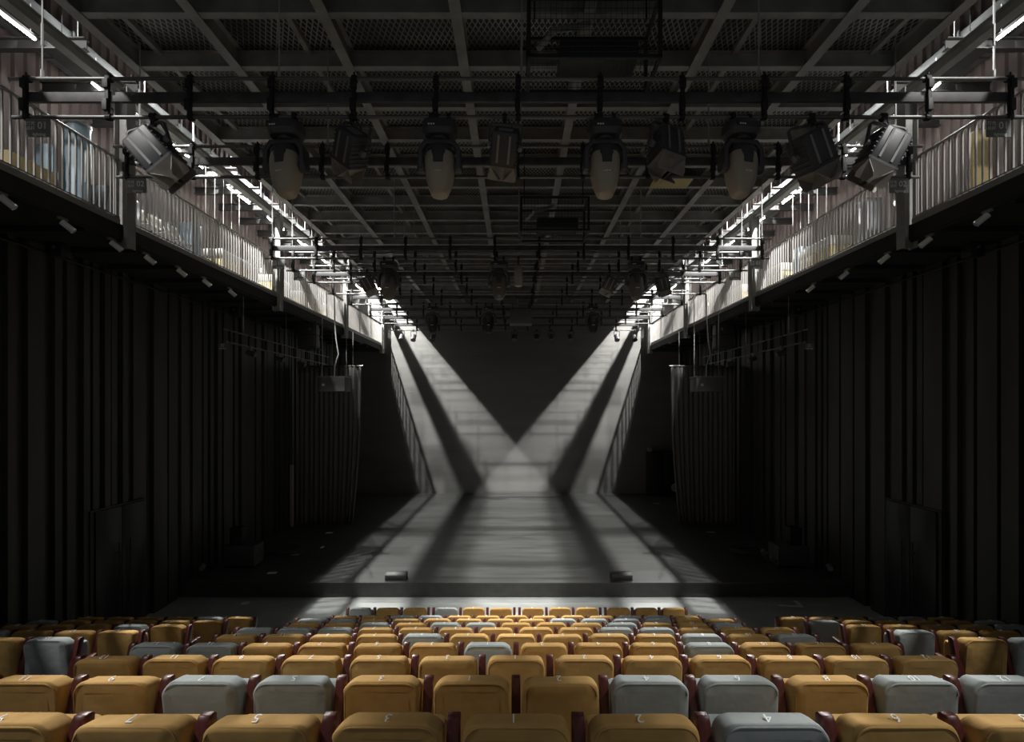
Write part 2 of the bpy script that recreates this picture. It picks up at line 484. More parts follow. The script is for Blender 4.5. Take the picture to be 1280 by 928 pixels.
# ------------------------------------------------------------------ moving head lamps
def rrect(hx, hy, z, cx=0, cy=0, n=5, k=.45):
    pts = []; r = k*min(hx, hy)*2*.5
    r = min(hx, hy)*k*1.6
    r = min(r, hx*.98, hy*.98)
    for sx, sy, a0 in ((1, 1, 0), (-1, 1, 90), (-1, -1, 180), (1, -1, 270)):
        for i in range(n):
            a = R(a0+90*i/(n-1)); pts.append((cx+sx*(hx-r)+r*math.cos(a), cy+sy*(hy-r)+r*math.sin(a), z))
    return pts
def moving_head(x, y, z, label, yaw=0, roll=0, group='moving head lamps hanging from the battens', scale=1, shell=None):
    t = thing('moving_head_lamp', label, 'stage light', (x, y, z), R(yaw), group)
    for s_ in (-.12, .12):
        b = MB().cyl((s_-.025, 0, 0), (s_+.025, 0, 0), .05, 10); b.box((s_, 0, -.07), (.04, .04, .08))
        b.build('hook_clamp', CLAMP, t, smooth=True)
    b = MB().loft([rrect(.21, .17, -.10), rrect(.23, .19, -.13), rrect(.23, .19, -.24), rrect(.19, .16, -.29)])
    ba = b.build('base', HOUSE, t, smooth=True)
    MB().box((.0, -.192, -.18), (.34, .006, .075)).build('display', mat('display_glass', (.05, .052, .055), .15), ba)
    b = MB()
    for i in range(3): b.box((-.12+i*.032, -.197, -.195), (.022, .004, .018))
    b.build('lettering', PRINT, ba)
    b = MB(); b.cyl((0, 0, -.29), (0, 0, -.33), .12, 16)
    prof = [(-.285, -.74), (-.285, -.46), (-.20, -.335), (.20, -.335), (.285, -.46), (.285, -.74), (.225, -.74), (.225, -.48), (.17, -.40), (-.17, -.40), (-.225, -.48), (-.225, -.74)]
    b.prism(prof, -.09, .09, 'y')
    for s_ in (-1, 1): b.cyl((s_*.2, 0, -.68), (s_*.30, 0, -.68), .085, 14)
    b.build('yoke', HOUSE, t, bevel=.012)
    M = Matrix.Translation((0, 0, -.66)) @ Matrix.Rotation(R(roll), 4, 'Y') @ Matrix.Rotation(R(-6), 4, 'X') @ Matrix.Translation((0, 0, .66))
    rings = [rrect(.09, .10, -.40), rrect(.14, .14, -.425), rrect(.175, .165, -.50), rrect(.198, .18, -.62), rrect(.195, .18, -.74),
             rrect(.175, .165, -.88), rrect(.14, .14, -1.0), rrect(.105, .115, -1.075), rrect(.07, .09, -1.095)]
    hd = MB().loft(rings, M).build('head', shell or SHELL, t, smooth=True)
    vent = MB().loft([rrect(.10, .185, -.47), rrect(.115, .192, -.56), rrect(.105, .190, -.71)], M)
    vent.build('rear_vent', HOUSE, hd, smooth=True)
    MB().loft([rrect(.15, .150, -.42), rrect(.180, .172, -.47), rrect(.19, .178, -.53)], M).build('collar', HOUSE, hd, smooth=True)
    b = MB()
    for i, w in enumerate((.03, .018, .026)): b.box((-.032+i*.031, -.183, -.835+(i % 2)*.004), (w, .02, .014), M)
    b.build('logo', PRINT, hd)
    t.scale = (scale,)*3
    return t
Z1 = 9.66-.52
P1 = {'a': (358-645)/640*6.94, 'b': (550-645)/640*6.94, 'c': (756-645)/640*6.94, 'd': (926-645)/640*6.94}
dirs = [('a', -6, -4, 'leftmost of four on the nearest batten'), ('b', 0, 0, 'second from left on the nearest batten'),
        ('c', 0, 0, 'third from left on the nearest batten'), ('d', 8, 4, 'rightmost of four on the nearest batten')]
for k, yaw, roll, w in dirs:
    moving_head(P1[k], 6.94, Z1, 'large moving head lamp with grey shell, %s' % w, yaw, roll)
DSH = mat('dark_grey_shell', (.15, .14, .125), .45)
for px, w in ((486, 'left of three on the third batten'), (624, 'middle of three on the third batten'), (795, 'right of three on the third batten')):
    moving_head((px-645)/640*13.5, 13.5, Z1, 'dark moving head lamp, %s' % w, 0, 0, shell=DSH)
for px, w in ((541, 'left of three on the seventh batten'), (611, 'middle of three on the seventh batten'), (741, 'right of three on the seventh batten')):
    moving_head((px-645)/640*19.5, 19.5, Z1, 'small-looking dark moving head lamp far off, %s' % w, 0, 0, shell=STEEL)

# ------------------------------------------------------------------ fresnel lamps with barn doors
def fresnel(x, y, z, label, yaw, pitch, roll, sc=1.0, flap=True, open_=25, strip=True, group='box stage lamps with barn doors'):
    t = thing('barn_door_lamp', label, 'stage light', (x, y, z), R(yaw), group)
    b = MB(); b.cyl((-.03, 0, 0), (.03, 0, 0), .05, 10); b.box((0, 0, -.06), (.05, .05, .09)); b.build('hook_clamp', CLAMP, t, smooth=True)
    M = Matrix.Translation((0, 0, -.42)) @ Matrix.Rotation(R(roll), 4, 'Y') @ Matrix.Rotation(R(pitch), 4, 'X')
    Mr = Matrix.Translation((0, 0, -.42)) @ Matrix.Rotation(R(roll*.45), 4, 'Y')
    b = MB()
    pr = [(-.24, 0), (-.24, .30), (-.2, .33), (.2, .33), (.24, .30), (.24, 0), (.215, 0), (.215, .29), (.19, .305), (-.19, .305), (-.215, .29), (-.215, 0)]
    b.prism(pr, -.025, .025, 'y', Mr)
    b.build('yoke', HOUSE, t, bevel=.004)
    b = MB()
    b.loft([rrect(.165, .15, .22, k=.12), rrect(.185, .175, .18, k=.12), rrect(.19, .18, -.20, k=.12)], M)
    for i in range(6):
        zz = .14-i*.058
        b.box((0, 0, zz), (.40, .345, .018), M)
    hs = b.build('housing', HOUSE, t, bevel=.005)
    for s_ in (-1, 1): MB().cyl((s_*.19, 0, 0), (s_*.245, 0, 0), .045, 12, None, M).build('tilt_knob', ALU, hs, smooth=True)
    if strip:
        b = MB()
        for s_ in (-1, 1): b.box((s_*.08, -.185, -.0), (.03, .012, .36), M)
        b.build('side_strip', ALU, hs)
    vb = MB()
    for i in range(7): vb.box((0, -.02+i*.022-.05, .222), (.2, .008, .006), M)
    vb.build('rear_grille', ALU, hs)
    MB().cyl((0, 0, -.19), (0, 0, -.205), .15, 20, None, M).build('lens', LENS, hs, smooth=True)
    if flap:
        fr = MB()
        for s_ in (-1, 1): fr.box((s_*.18, 0, -.215), (.03, .36, .03), M); fr.box((0, s_*.165, -.215), (.36, .03, .03), M)
        fo = fr.build('barn_door_frame', HOUSE, hs)
        for k in range(4):
            Mk = M @ Matrix.Rotation(R(90*k), 4, 'Z') @ Matrix.Translation((0, -.18, -.23)) @ Matrix.Rotation(R(open_ if k % 2 == 0 else open_+15), 4, 'X')
            pl = [(-.17, 0), (.17, 0), (.21, -.19), (.19, -.24), (-.19, -.24), (-.21, -.19)]
            MB().prism(pl, -.004, .004, 'y', Mk).build('barn_door', FLAP, fo)
    b = MB().tube([(0.05, 0, -.02), (.12, .05, -.16), (.02, .1, -.26), (-.03, .08, -.3)], .009, 6); b.build('power_cable', CLAMP, t, smooth=True)
    t.scale = (sc,)*3
    return t
def X1(px): return (px-645)/640*6.94
fresnel(X1(192), 6.94, Z1, 'grey-lit box lamp with barn doors at the far left of the nearest batten', 0, 10, -40, 1.12)
fresnel(X1(440), 6.94, Z1, 'black barn door lamp right of the leftmost large moving head', -15, 30, 38, .95)
fresnel(X1(631), 6.94, Z1, 'black barn door lamp with brownish flaps near the middle of the nearest batten', 0, 40, 8, .95)
fresnel(X1(832), 6.94, Z1, 'tall black vented lamp between the two right-hand large moving heads', 20, -14, 8, 1.0)
fresnel(X1(1014), 6.94, Z1, 'black barn door lamp tilted left-down, first right of the rightmost moving head', 0, 12, -28, 1.08)
fresnel(X1(1104), 6.94, Z1, 'black barn door lamp with aluminium strip, farthest right on the nearest batten', 0, 8, 26, 1.08)
fresnel((459-645)/640*14.7, 14.7, Z1, 'small dark barn door lamp at the left of the fourth batten', 0, 20, -25, .85)
fresnel((762-645)/640*14.7, 14.7, Z1, 'small dark barn door lamp just left of the right third-batten moving head', 0, 20, 25, .85)
fresnel((828-645)/640*14.7, 14.7, Z1, 'small dark barn door lamp at the right of the fourth batten', 0, 20, -20, .85)

# pale slim profile lamp in the middle of the third batten
t = thing('profile_lamp', 'pale grey slim lamp hanging beside the middle third-batten moving head', 'stage light', ((648-645)/640*13.5, 13.5, Z1))
b = MB().cyl((-.03, 0, 0), (.03, 0, 0), .05, 10); b.box((0, 0, -.12), (.03, .03, .2)); b.build('hook_clamp', CLAMP, t, smooth=True)
MB().loft([rrect(.06, .06, -.2), rrect(.11, .10, -.3), rrect(.12, .11, -.55), rrect(.10, .10, -.62), rrect(.1, .1, -.72)]).build('body', mat('pale_shell', (.34, .33, .31), .5), t, smooth=True)
MB().cyl((0, 0, -.72), (0, 0, -.735), .085, 16).build('lens', LENS, t, smooth=True)
# flat grey projector box on the seventh batten
t = thing('projector', 'flat grey projector box hanging centrally from the seventh batten', 'projector', ((651-645)/640*19.5, 19.5, Z1))
b = MB()
for s_ in (-.3, .3): b.box((s_, 0, -.12), (.03, .03, .3)); b.cyl((s_-.02, 0, 0), (s_+.02, 0, 0), .05, 8)
b.build('hanging_bracket', STEEL, t)
MB().box((0, 0, -.50), (.84, .6, .56)).build('body', CASE, t, bevel=.02)
MB().cyl((.2, .3, -.5), (.2, .36, -.5), .1, 16).build('lens', LENS, t, smooth=True)
# small par cans on the farthest batten
for i, px in enumerate((502, 517, 541, 643, 671, 689, 713, 771, 793)):
    x = (px-645)/640*26.0
    t = thing('par_can', 'tiny dark par lamp on the farthest batten, %s from left' % ORD[i+1], 'stage light', (x, 26.0, Z1), 0, 'par lamps on the farthest batten')
    b = MB().cyl((-.03, 0, 0), (.03, 0, 0), .05, 8); b.prism([(-.15, -.34), (-.15, -.05), (.15, -.05), (.15, -.34), (.13, -.34), (.13, -.07), (-.13, -.07), (-.13, -.34)], -.015, .015, 'y')
    b.build('yoke', CLAMP, t)
    MB().cyl((0, .08, -.26), (0, -.12, -.52), .12, 14, .135).build('can', HOUSE, t, smooth=True)

# ------------------------------------------------------------------ wire cages under the ceiling
def cage(x, y, z, w, dp, h, label, wires=True):
    t = thing('wire_cage', label, 'wire cage', (x, y, z))
    b = MB()
    for sx in (-1, 1):
        for sy in (-1, 1): b.box((sx*w/2, sy*dp/2, h/2), (.05, .05, h))
    for zz in (0, h):
        for sy in (-1, 1): b.box((0, sy*dp/2, zz), (w+.05, .05, .05))
        for sx in (-1, 1): b.box((sx*w/2, 0, zz), (.05, dp, .05))
    b.build('frame', STEEL, t)
    b = MB(); n = int(w/.075)
    for sy in (-1, 1):
        for i in range(1, n): b.box((-w/2+i*w/n, sy*dp/2, h/2), (.005, .005, h))
        for i in range(1, int(h/.075)): b.box((0, sy*dp/2, i*.075), (w, .005, .005))
    for i in range(1, n): b.box((-w/2+i*w/n, 0, 0), (.005, dp, .005))
    b.build('wire_mesh', CAGEM, t)
    b = MB().box((.05*w, 0, h*.30), (w*.62, dp*.6, h*.34)); b.build('projector_body', STEEL, t, bevel=.02)
    MB().cyl((.05*w, dp*.3, h*.3), (.05*w, dp*.42, h*.3), .1, 16).build('lens', LENS, t, smooth=True)
    b = MB().tube([(-w*.42, .1, h*.55), (-w*.3, -.1, h*.72), (-w*.12, 0, h*.86), (0, .1, h*1.02)], .045, 8); b.build('hose', ALU, t, smooth=True)
    for sx in (-1, 1): MB().cyl((sx*w*.45, 0, h), (sx*w*.45, 0, BZ-z+.335), .014, 6).build('hanger_rod', STEEL, t)
    return t
cage((738-645)/640*7.5, 7.5, CZ+4.87, 1.82, .8, .82, 'black wire cage with a projector, hung above the nearest batten right of centre')
cage((692-645)/640*12.2, 12.2, CZ+4.1, 1.55, .8, .75, 'second black wire cage, hung farther back under the centre of the grid')
# ochre board lying in the ceiling
tag(MB().box(((838-645)/640*13.4, 13.35, BZ-.03), (1.0, .62, .03), ).build('ceiling_board', YELL, bevel=.005), 'pale ochre board lying on the ceiling grid right of centre', 'board')

# ------------------------------------------------------------------ track spotlights under the gallery edges
for sgn, sd, ys in ((-1, 'left', (7.4, 8.4, 9.42, 10.3, 11.28, 12.2, 13.3)), (1, 'right', (8.08, 9.2, 10.24, 11.5, 12.8))):
    tr = MB().box((sgn*(GX+.06), 14, GZ-.31), (.05, 22, .04)).build('lighting_track', STEEL)
    tag(tr, 'thin black lighting track under the %s gallery edge' % sd, 'lighting track')
    for i, y in enumerate(ys):
        t = thing('track_spotlight', 'small white track spotlight under the %s gallery edge, %s from the camera' % (sd, ORD[i+1]), 'spotlight',
                  (sgn*(GX+.04), y, GZ-.33), 0, 'track spotlights under the %s gallery' % sd)
        b = MB().box((0, 0, -.02), (.045, .16, .04)); b.box((0, .02, -.06), (.02, .03, .06)); b.build('adapter', ALU, t)
        dirv = Vector((-sgn*.55, .35, -.55)).normalized()
        c = Vector((-sgn*.02, .02, -.10))
        hd = MB().cyl(c-dirv*.05, c+dirv*.15, .05, 16).build('lamp_head', WHITE, t, smooth=True)
        MB().cyl(c+dirv*.15, c+dirv*.156, .04, 14).build('lens', LENS, hd, smooth=True)
    # service pipe along the wall head
    tag(MB().cyl((sgn*(WX-.03), 2.5, GZ-.45), (sgn*(WX-.03), YB, GZ-.45), .022, 8).build('service_pipe', STEEL, smooth=True),
        'thin dark service pipe along the head of the %s black wall' % sd, 'pipe')
    for y in (9.66, 15.86, 22.06):
        nm = {9.66: 'nearest', 15.86: 'middle', 22.06: 'farthest'}[y]
        t = thing('junction_box', 'dark junction box under the %s gallery, %s of three' % (sd, nm), 'junction box', (sgn*(WX-.35), y+.2, GZ-.288), 0, 'junction boxes under the galleries')
        MB().box((0, 0, -.13), (.28, .22, .26)).build('case', STEEL, t, bevel=.01)
        MB().cyl((0, -.11, -.1), (0, -.13, -.1), .03, 10).build('knob', ALU, t)
    for y in CY:
        if 6.5 < y < 27: MB().box((sgn*(GX+WX)/2, y, GZ-.34), (WX-GX-.2, .1, .08)).build('gallery_joist', SLAB, kind='structure')

# ------------------------------------------------------------------ side lighting ladders, legs, hanging projectors
for sgn, sd in ((-1, 'left'), (1, 'right')):
    X = sgn*7.72; z0 = CZ+2.08
    t = thing('side_lighting_bar', 'dark twin-pipe side bar hung lengthwise under the %s gallery, signed 02' % sd, 'lighting batten', (X, 13.5, z0))
    pipe_obj('upper_pipe', (0, 0, 0), (0, 7.6, 0), .022, t); pipe_obj('lower_pipe', (0, .1, -.32), (0, 7.5, -.32), .022, t)
    for i in range(8):
        MB().box((0, .3+i*1.0, -.16), (.05, .035, .36)).build('clamp', CLAMP, t)
    for yy in (1.0, 3.7, 6.6):
        w = MB().cyl((0, yy, 0), (0, yy, GZ-.3-z0), .008, 5); w.cyl((0, yy, .15), (0, yy, .5), .018, 6); w.build('suspension_wire', CABLE, t)
    pl = MB().box((0, -.02, -.46), (.24, .012, .17)).build('number_sign', SIGN, t)
    if ('02', .10) not in SIGN_ME: SIGN_ME[('02', .10)] = text_mesh('02', .10, PRINT)
    for s_, sz, dx, dz in (('02', .10, .0, .02), ('lighting', .062, 0, -.055)):
        o = link('lettering', SIGN_ME[(s_, sz)], pl); o.location = (dx, -.03, -.46+dz); o.rotation_euler = (R(90), 0, 0)
    for i, yy in enumerate((1.4, 3.2, 4.9)):
        u = thing('side_lamp', 'small dark lamp on the %s side lighting bar, %s from the camera' % (sd, ORD[i+1]), 'stage light', (X, 13.5+yy, z0-.32), 0, 'lamps on the side lighting bars')
        b = MB().cyl((0, -.03, 0), (0, .03, 0), .045, 10); b.box((0, 0, -.06), (.04, .04, .1)); b.build('hook_clamp', ALU, u, smooth=True)
        MB().cyl((sgn*.1, 0, -.14), (-sgn*.14, 0, -.22), .085, 14).build('can', HOUSE, u, smooth=True)
    # equipment cage by the gallery
    cg = thing('speaker_cage', 'dark loudspeaker in a wire frame hanging under the %s gallery' % sd, 'loudspeaker', (sgn*7.78, 19.2, CZ+2.2))
    b = MB()
    for sx in (-1, 1):
        for sy in (-1, 1): b.box((sx*.38, sy*.3, .5), (.035, .035, 1.0))
    for zz in (0, .5, 1.0):
        for sy in (-1, 1): b.box((0, sy*.3, zz), (.8, .03, .03))
        for sx in (-1, 1): b.box((sx*.38, 0, zz), (.03, .6, .03))
    b.build('frame', STEEL, cg)
    bd = MB().box((0, 0, .5), (.62, .5, .86)).build('cabinet', HOUSE, cg, bevel=.02)
    MB().cyl((-sgn*.15, -.252, .72), (-sgn*.15, -.262, .72), .05, 12).build('badge', ALU, bd, smooth=True)
    for sx in (-1, 1): MB().cyl((sx*.3, 0, 1.0), (sx*.3, 0, GZ-.29-CZ-2.2), .012, 6).build('hanger_rod', ALU, cg)
    # masking leg curtain with folds
    yl = 21.2; x0, x1 = sgn*9.05, sgn*6.42; zt, zb = CZ+1.70, SZ+.02
    n = 90; prof = []
    for i in range(n+1):
        u = i/n; prof.append((x0+(x1-x0)*u, .07*math.sin(u*2*math.pi*13)+.03*math.sin(u*41)))
    vs = []; fs = []; lv = 14
    for k in range(lv+1):
        f = k/lv; zz = zt+(zb-zt)*f
        for (x, o) in prof:
            e = (x-x0)/(x1-x0)
            vs.append((x+sgn*(-.06*math.sin(math.pi*f)+.34*f**1.5)*e**4, yl+o*(.5+.6*f), zz))
    W = n+1
    for k in range(lv):
        for i in range(n): fs.append((k*W+i, k*W+i+1, (k+1)*W+i+1, (k+1)*W+i))
    lg = thing('masking_curtain', 'black pleated masking curtain hanging at the %s wing of the stage' % sd, 'curtain', (0, 0, 0))
    cb = MB(); cb.add(vs, fs); cl = cb.build('drape', VELVET, lg, smooth=True)
    sm = cl.modifiers.new('s', 'SOLIDIFY'); sm.thickness = .012
    pp = MB().cyl((sgn*9.1, yl, zt+.03), (sgn*6.34, yl, zt+.03), .03, 10).build('curtain_pipe', PIPE, lg, smooth=True)
    b = MB()
    for xx in (8.6, 7.6, 6.75): b.cyl((sgn*xx, yl, zt+.03), (sgn*xx, yl, GZ-.3), .009, 5)
    b.build('suspension_wire', CABLE, lg)
    # projector box hung on cables
    px = -6.28 if sgn < 0 else 6.58
    t = thing('hanging_projector', 'grey flat box hung on long cables near the %s wing' % sd, 'projector', (px, 17.7, CZ+.56))
    MB().box((0, 0, .24), (.92, .62, .48)).build('case', CASE, t, bevel=.02)
    MB().cyl((-.26, -.31, .22), (-.26, -.335, .22), .05, 14).build('lens', LENS, t, smooth=True)
    b = MB(); b.box((0, 0, .50), (.98, .66, .03)); b.build('mounting_plate', ALU, t)
    top = 9.12-(CZ+.56)
    for sx in (-.42, .42): MB().cyl((sx, 0, .5), (sx, 0, top), .011, 6).build('suspension_wire', CABLE, t)
    MB().tube([(0, 0, .5), (.01, .02, .9), (.14, .02, 1.3), (.06, 0, 1.8), (.02, 0, 2.4), (.0, 0, top)], .022, 8).build('signal_cable', CABLE, t, smooth=True)

# pale post by the left wing, imitating a lit slit beside the wall
t = thing('lit_gap_post', 'pale narrow post imitating a lit gap at the left wall beside the curtain', 'post', (-9.02, 20.6, SZ))
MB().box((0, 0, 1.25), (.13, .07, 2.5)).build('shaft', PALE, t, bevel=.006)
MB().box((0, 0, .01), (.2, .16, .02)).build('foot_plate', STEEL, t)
# dark cabinet and round floor lamp at the right back
t = thing('equipment_cabinet', 'tall black equipment cabinet against the back wall right of stage', 'cabinet', (8.02, 28.2, SZ))
MB().box((0, 0, 1.2), (1.55, .7, 2.4)).build('carcass', CLAMP, t, bevel=.02)
MB().box((-.39, -.36, 1.2), (.74, .03, 2.3)).build('door', STEEL, t, bevel=.006); MB().box((.39, -.36, 1.2), (.74, .03, 2.3)).build('door', STEEL, t, bevel=.006)
MB().box((-.72, -.2, 2.52), (.2, .2, .22)).build('top_box', FLAP, t, bevel=.01)
t = thing('round_floor_lamp', 'round pale-faced lamp on a stand before the black cabinet', 'stage light', (8.35, 26.9, SZ))
b = MB()
for a in (0, 120, 240): b.cyl((0, 0, .28), (.3*math.cos(R(a)), .3*math.sin(R(a)), .015), .015, 6)
b.cyl((0, 0, .2), (0, 0, .6), .018, 8); b.build('stand', STEEL, t, smooth=True)
MB().cyl((0, -.08, .62), (0, .14, .62), .34, 24, .2).build('housing', STEEL, t, smooth=True)
MB().cyl((0, -.085, .62), (0, -.1, .62), .23, 24).build('lens', LENS, t, smooth=True)

# stage edge boxes
for x, sd in (((495-645)/640*14.25, 'left'), ((777-645)/640*14.25, 'right')):
    t = thing('stage_edge_box', 'small dark grey box on the stage front edge, %s of centre' % sd, 'box', (x, 14.3, SZ), 0, 'boxes on the stage edge')
    MB().prism([(-.14, 0), (.14, 0), (.14, .2), (-.08, .2), (-.14, .16)], -.29, .29, 'x').build('case', FASC, t, bevel=.008)
    MB().box((0, -.142, .07), (.5, .006, .08)).build('grille', STEEL, t)
# corner spot lamps on the stage ends
for sgn, sd in ((-1, 'left'), (1, 'right')):
    t = thing('corner_lamp', 'small shiny lamp on the floor at the %s end of the stage front' % sd, 'stage light', (sgn*8.88, 14.5, SZ))
    b = MB().box((0, 0, .015), (.18, .18, .03)); b.prism([(-.11, .02), (-.11, .3), (-.09, .3), (-.09, .04), (.09, .04), (.09, .3), (.11, .3), (.11, .02)], -.015, .015, 'y'); b.build('bracket', STEEL, t)
    MB().cyl((sgn*.04, .1, .30), (-sgn*.03, -.09, .26), .07, 14).build('can', ALU, t, smooth=True)
    # flight cases, cable coils in the dark wings
    t = thing('flight_case', 'black flight case standing in the dark %s wing of the stage' % sd, 'case', (sgn*8.3, 15.6, SZ))
    MB().box((0, 0, .36), (.9, .6, .58)).build('body', HOUSE, t, bevel=.01)
    b = MB()
    for sx in (-1, 1):
        for sy in (-1, 1): b.cyl((sx*.36, sy*.22, .0), (sx*.36, sy*.22, .07), .04, 8)
    b.build('castor', STEEL, t)
    for sx in (-1, 1): MB().box((sx*.45, 0, .36), (.02, .61, .6)).build('edge_trim', TRAY, t)
    t = thing('loudspeaker', 'black loudspeaker standing on the flight case in the %s wing' % sd, 'loudspeaker', (sgn*8.45, 15.6, SZ+.66))
    MB().box((0, 0, .26), (.36, .34, .52)).build('cabinet', CLAMP, t, bevel=.015)
    MB().cyl((0, -.17, .2), (0, -.178, .2), .12, 18).build('woofer', STEEL, t, smooth=True)
    t = thing('cable_coil', 'coiled black cable lying on the stage in the %s wing' % sd, 'cable', (sgn*7.6, 16.9, SZ))
    pts = []
    for i in range(140):
        a = i*.32; r = .34+.05*math.sin(i*.37); pts.append((r*math.cos(a)*1.5, r*math.sin(a), .02+.0012*i))
    MB().tube(pts, .016, 6).build('coil', HOUSE, t, smooth=True)
t = thing('floor_lamp_bar', 'low dark lamp bar with glinting lamps in the right wing', 'stage light', (7.9, 15.9, SZ))
MB().box((0, 0, .05), (.2, 1.3, .1)).build('bar', STEEL, t, bevel=.01)
for i in range(4): MB().cyl((.04, -.45+i*.3, .1), (-.06, -.5+i*.3, .26), .07, 12).build('lamp_can', ALU if i % 2 else HOUSE, t, smooth=True)

# tape marks
def tape(x, y, z, w, l, rz, label):
    o = MB().box((0, 0, .002), (w, l, .004)).build('tape_mark', TAPE); o.location = (x, y, z); o.rotation_euler.z = rz
    tag(o, label, 'tape mark', 'white tape marks on stage and floor')
tape(-7.2, 13.62, 0, .2, .2, .3, 'white square tape mark on the floor left of the seats')
for i, (x, y) in enumerate(((-7.07, 14.84), (-7.2, 16.7), (-7.15, 19.6), (-6.65, 17.6))):
    tape(x, y, SZ+.01, .26 if i < 3 else .1, .18, .1, 'white tape mark on the left stage side, %s from the stage front' % ('nearest', 'second', 'farthest', 'tiny third')[i])
for i, (x, y) in enumerate(((7.5, 16.9), (7.5, 19.7), (7.1, 21.9), (7.04, 25.6))):
    tape(x, y, SZ+.01, .3, .16, -.2, 'white tape mark on the right stage side, %s from the stage front' % ('nearest', 'second', 'third', 'farthest')[i])
o = MB().box((0, 0, .002), (.62, .1, .004)); o.box((.26, .2, .002), (.11, .42, .004))
o = o.build('floor_marking', TAPE); o.location = (7.2, 13.42, 0); o.rotation_euler.z = -.15
tag(o, 'white hooked numeral-like marking on the dark floor right of the seats', 'tape mark')

# ------------------------------------------------------------------ things on the galleries
def gx(sgn, x): return sgn*x
def wrapped(sgn, x, y0, y1, h, label):
    t = thing('wrapped_stack', label, 'stack of boards', (sgn*x, (y0+y1)/2, GZ), 0, 'wrapped stacks standing on the galleries')
    L = y1-y0
    MB().box((0, 0, h*.36), (.5, L, h*.70)).build('boards', YELL, t, bevel=.01)
    MB().box((0, 0, h*.86), (.56, L+.04, h*.30)).build('wrap', CREAM, t, bevel=.04)
    for s_ in (-1, 1): MB().box((0, s_*L*.3, h*.36), (.515, .04, h*.71)).build('strap', STEEL, t)
wrapped(-1, 8.0, 13.5, 15.0, .75, 'cream-topped ochre stack behind the left railing, before the second column')
wrapped(-1, 8.0, 16.3, 17.6, .8, 'cream-topped ochre stack behind the left railing, just past the second column')
wrapped(-1, 8.0, 18.6, 20.0, .8, 'cream-topped ochre stack on the left gallery, middle of the third bay')
wrapped(-1, 8.0, 21.0, 22.4, .8, 'cream-topped ochre stack on the left gallery beside the third column')
wrapped(-1, 8.0, 24.6, 26.2, .8, 'farthest cream-topped ochre stack on the left gallery')
wrapped(1, 8.0, 12.6, 14.0, .8, 'cream-topped ochre stack behind the right railing, nearest one')
wrapped(1, 8.0, 15.0, 16.0, .8, 'cream-topped ochre stack behind the right railing near its second column')
wrapped(1, 8.0, 17.6, 18.9, .8, 'farthest cream-topped ochre stack on the right gallery')
def bin_(sgn, x, y, r, h, label):
    t = thing('upright_cylinder', label, 'cylinder', (sgn*x, y, GZ))
    MB().cyl((0, 0, 0), (0, 0, h), r, 20).build('body', BLUE, t, smooth=True)
    b = MB().cyl((0, 0, h-.03), (0, 0, h+.02), r*1.06, 20); b.build('rim', ALU, t, smooth=True)
    MB().box((-sgn*r*.98, 0, h*.55), (.03, r*.7, h*.35)).build('control_panel', ALU, t, bevel=.005)
bin_(-1, 8.0, 9.35, .19, 1.7, 'tall blue-grey upright cylinder behind the near left railing')
def locker(sgn, x, y, w, d, h, m, label, nm='locker', cat='cabinet'):
    t = thing(nm, label, cat, (sgn*x, y, GZ))
    MB().box((0, 0, h/2), (w, d, h)).build('carcass', m, t, bevel=.012)
    MB().box((-sgn*(w/2+.008), 0, h/2), (.016, d-.06, h-.08)).build('door', m, t, bevel=.004)
    MB().box((-sgn*(w/2+.025), d*.3, h*.55), (.02, .02, .14)).build('handle', ALU, t)
locker(-1, 8.1, 8.32, .5, .8, .55, YELL, 'ochre low chest behind the nearest left railing', 'chest', 'chest')
locker(-1, 8.25, 8.98, .3, .16, 1.15, BLUE, 'slim blue-grey locker behind the nearest left railing')
locker(-1, 8.05, 10.2, .5, .9, .8, DUCT, 'pale metal cabinet on the left gallery beside its first column')
locker(-1, 8.1, 12.7, .4, .4, 1.1, BLUE, 'slim blue-grey locker left gallery before the wrapped stacks')
locker(-1, 8.1, 15.45, .4, .5, .95, BLUE, 'blue-grey locker beside the left gallery second column')
locker(1, 8.1, 14.45, .4, .4, 1.05, BLUE, 'dark blue-grey locker between two right gallery stacks')
locker(1, 8.1, 11.7, .35, .3, 1.3, DUCT, 'tall pale cabinet behind the right railing')
locker(1, 8.4, 9.27, .3, .18, 1.55, YELL, 'tall ochre cabinet behind the nearest right railing')
# row of stools near the left second bay
for i in range(3):
    t = thing('folding_chair', 'pale folding chair on the left gallery past the first column, %s from the camera' % ORD[i+1], 'chair', (-7.95, 11.0+i*.55, GZ), R(90), 'folding chairs on the left gallery')
    MB().box((0, 0, .44), (.4, .38, .03)).build('seat', CREAM, t, bevel=.008)
    MB().box((0, .2, .75), (.4, .03, .22)).build('backrest', CREAM, t, bevel=.008)
    for sx in (-1, 1):
        MB().cyl((sx*.18, .2, .86), (sx*.18, -.16, 0), .012, 6).build('leg', ALU, t); MB().cyl((sx*.18, -.16, .44), (sx*.18, .2, 0), .012, 6).build('leg', ALU, t)
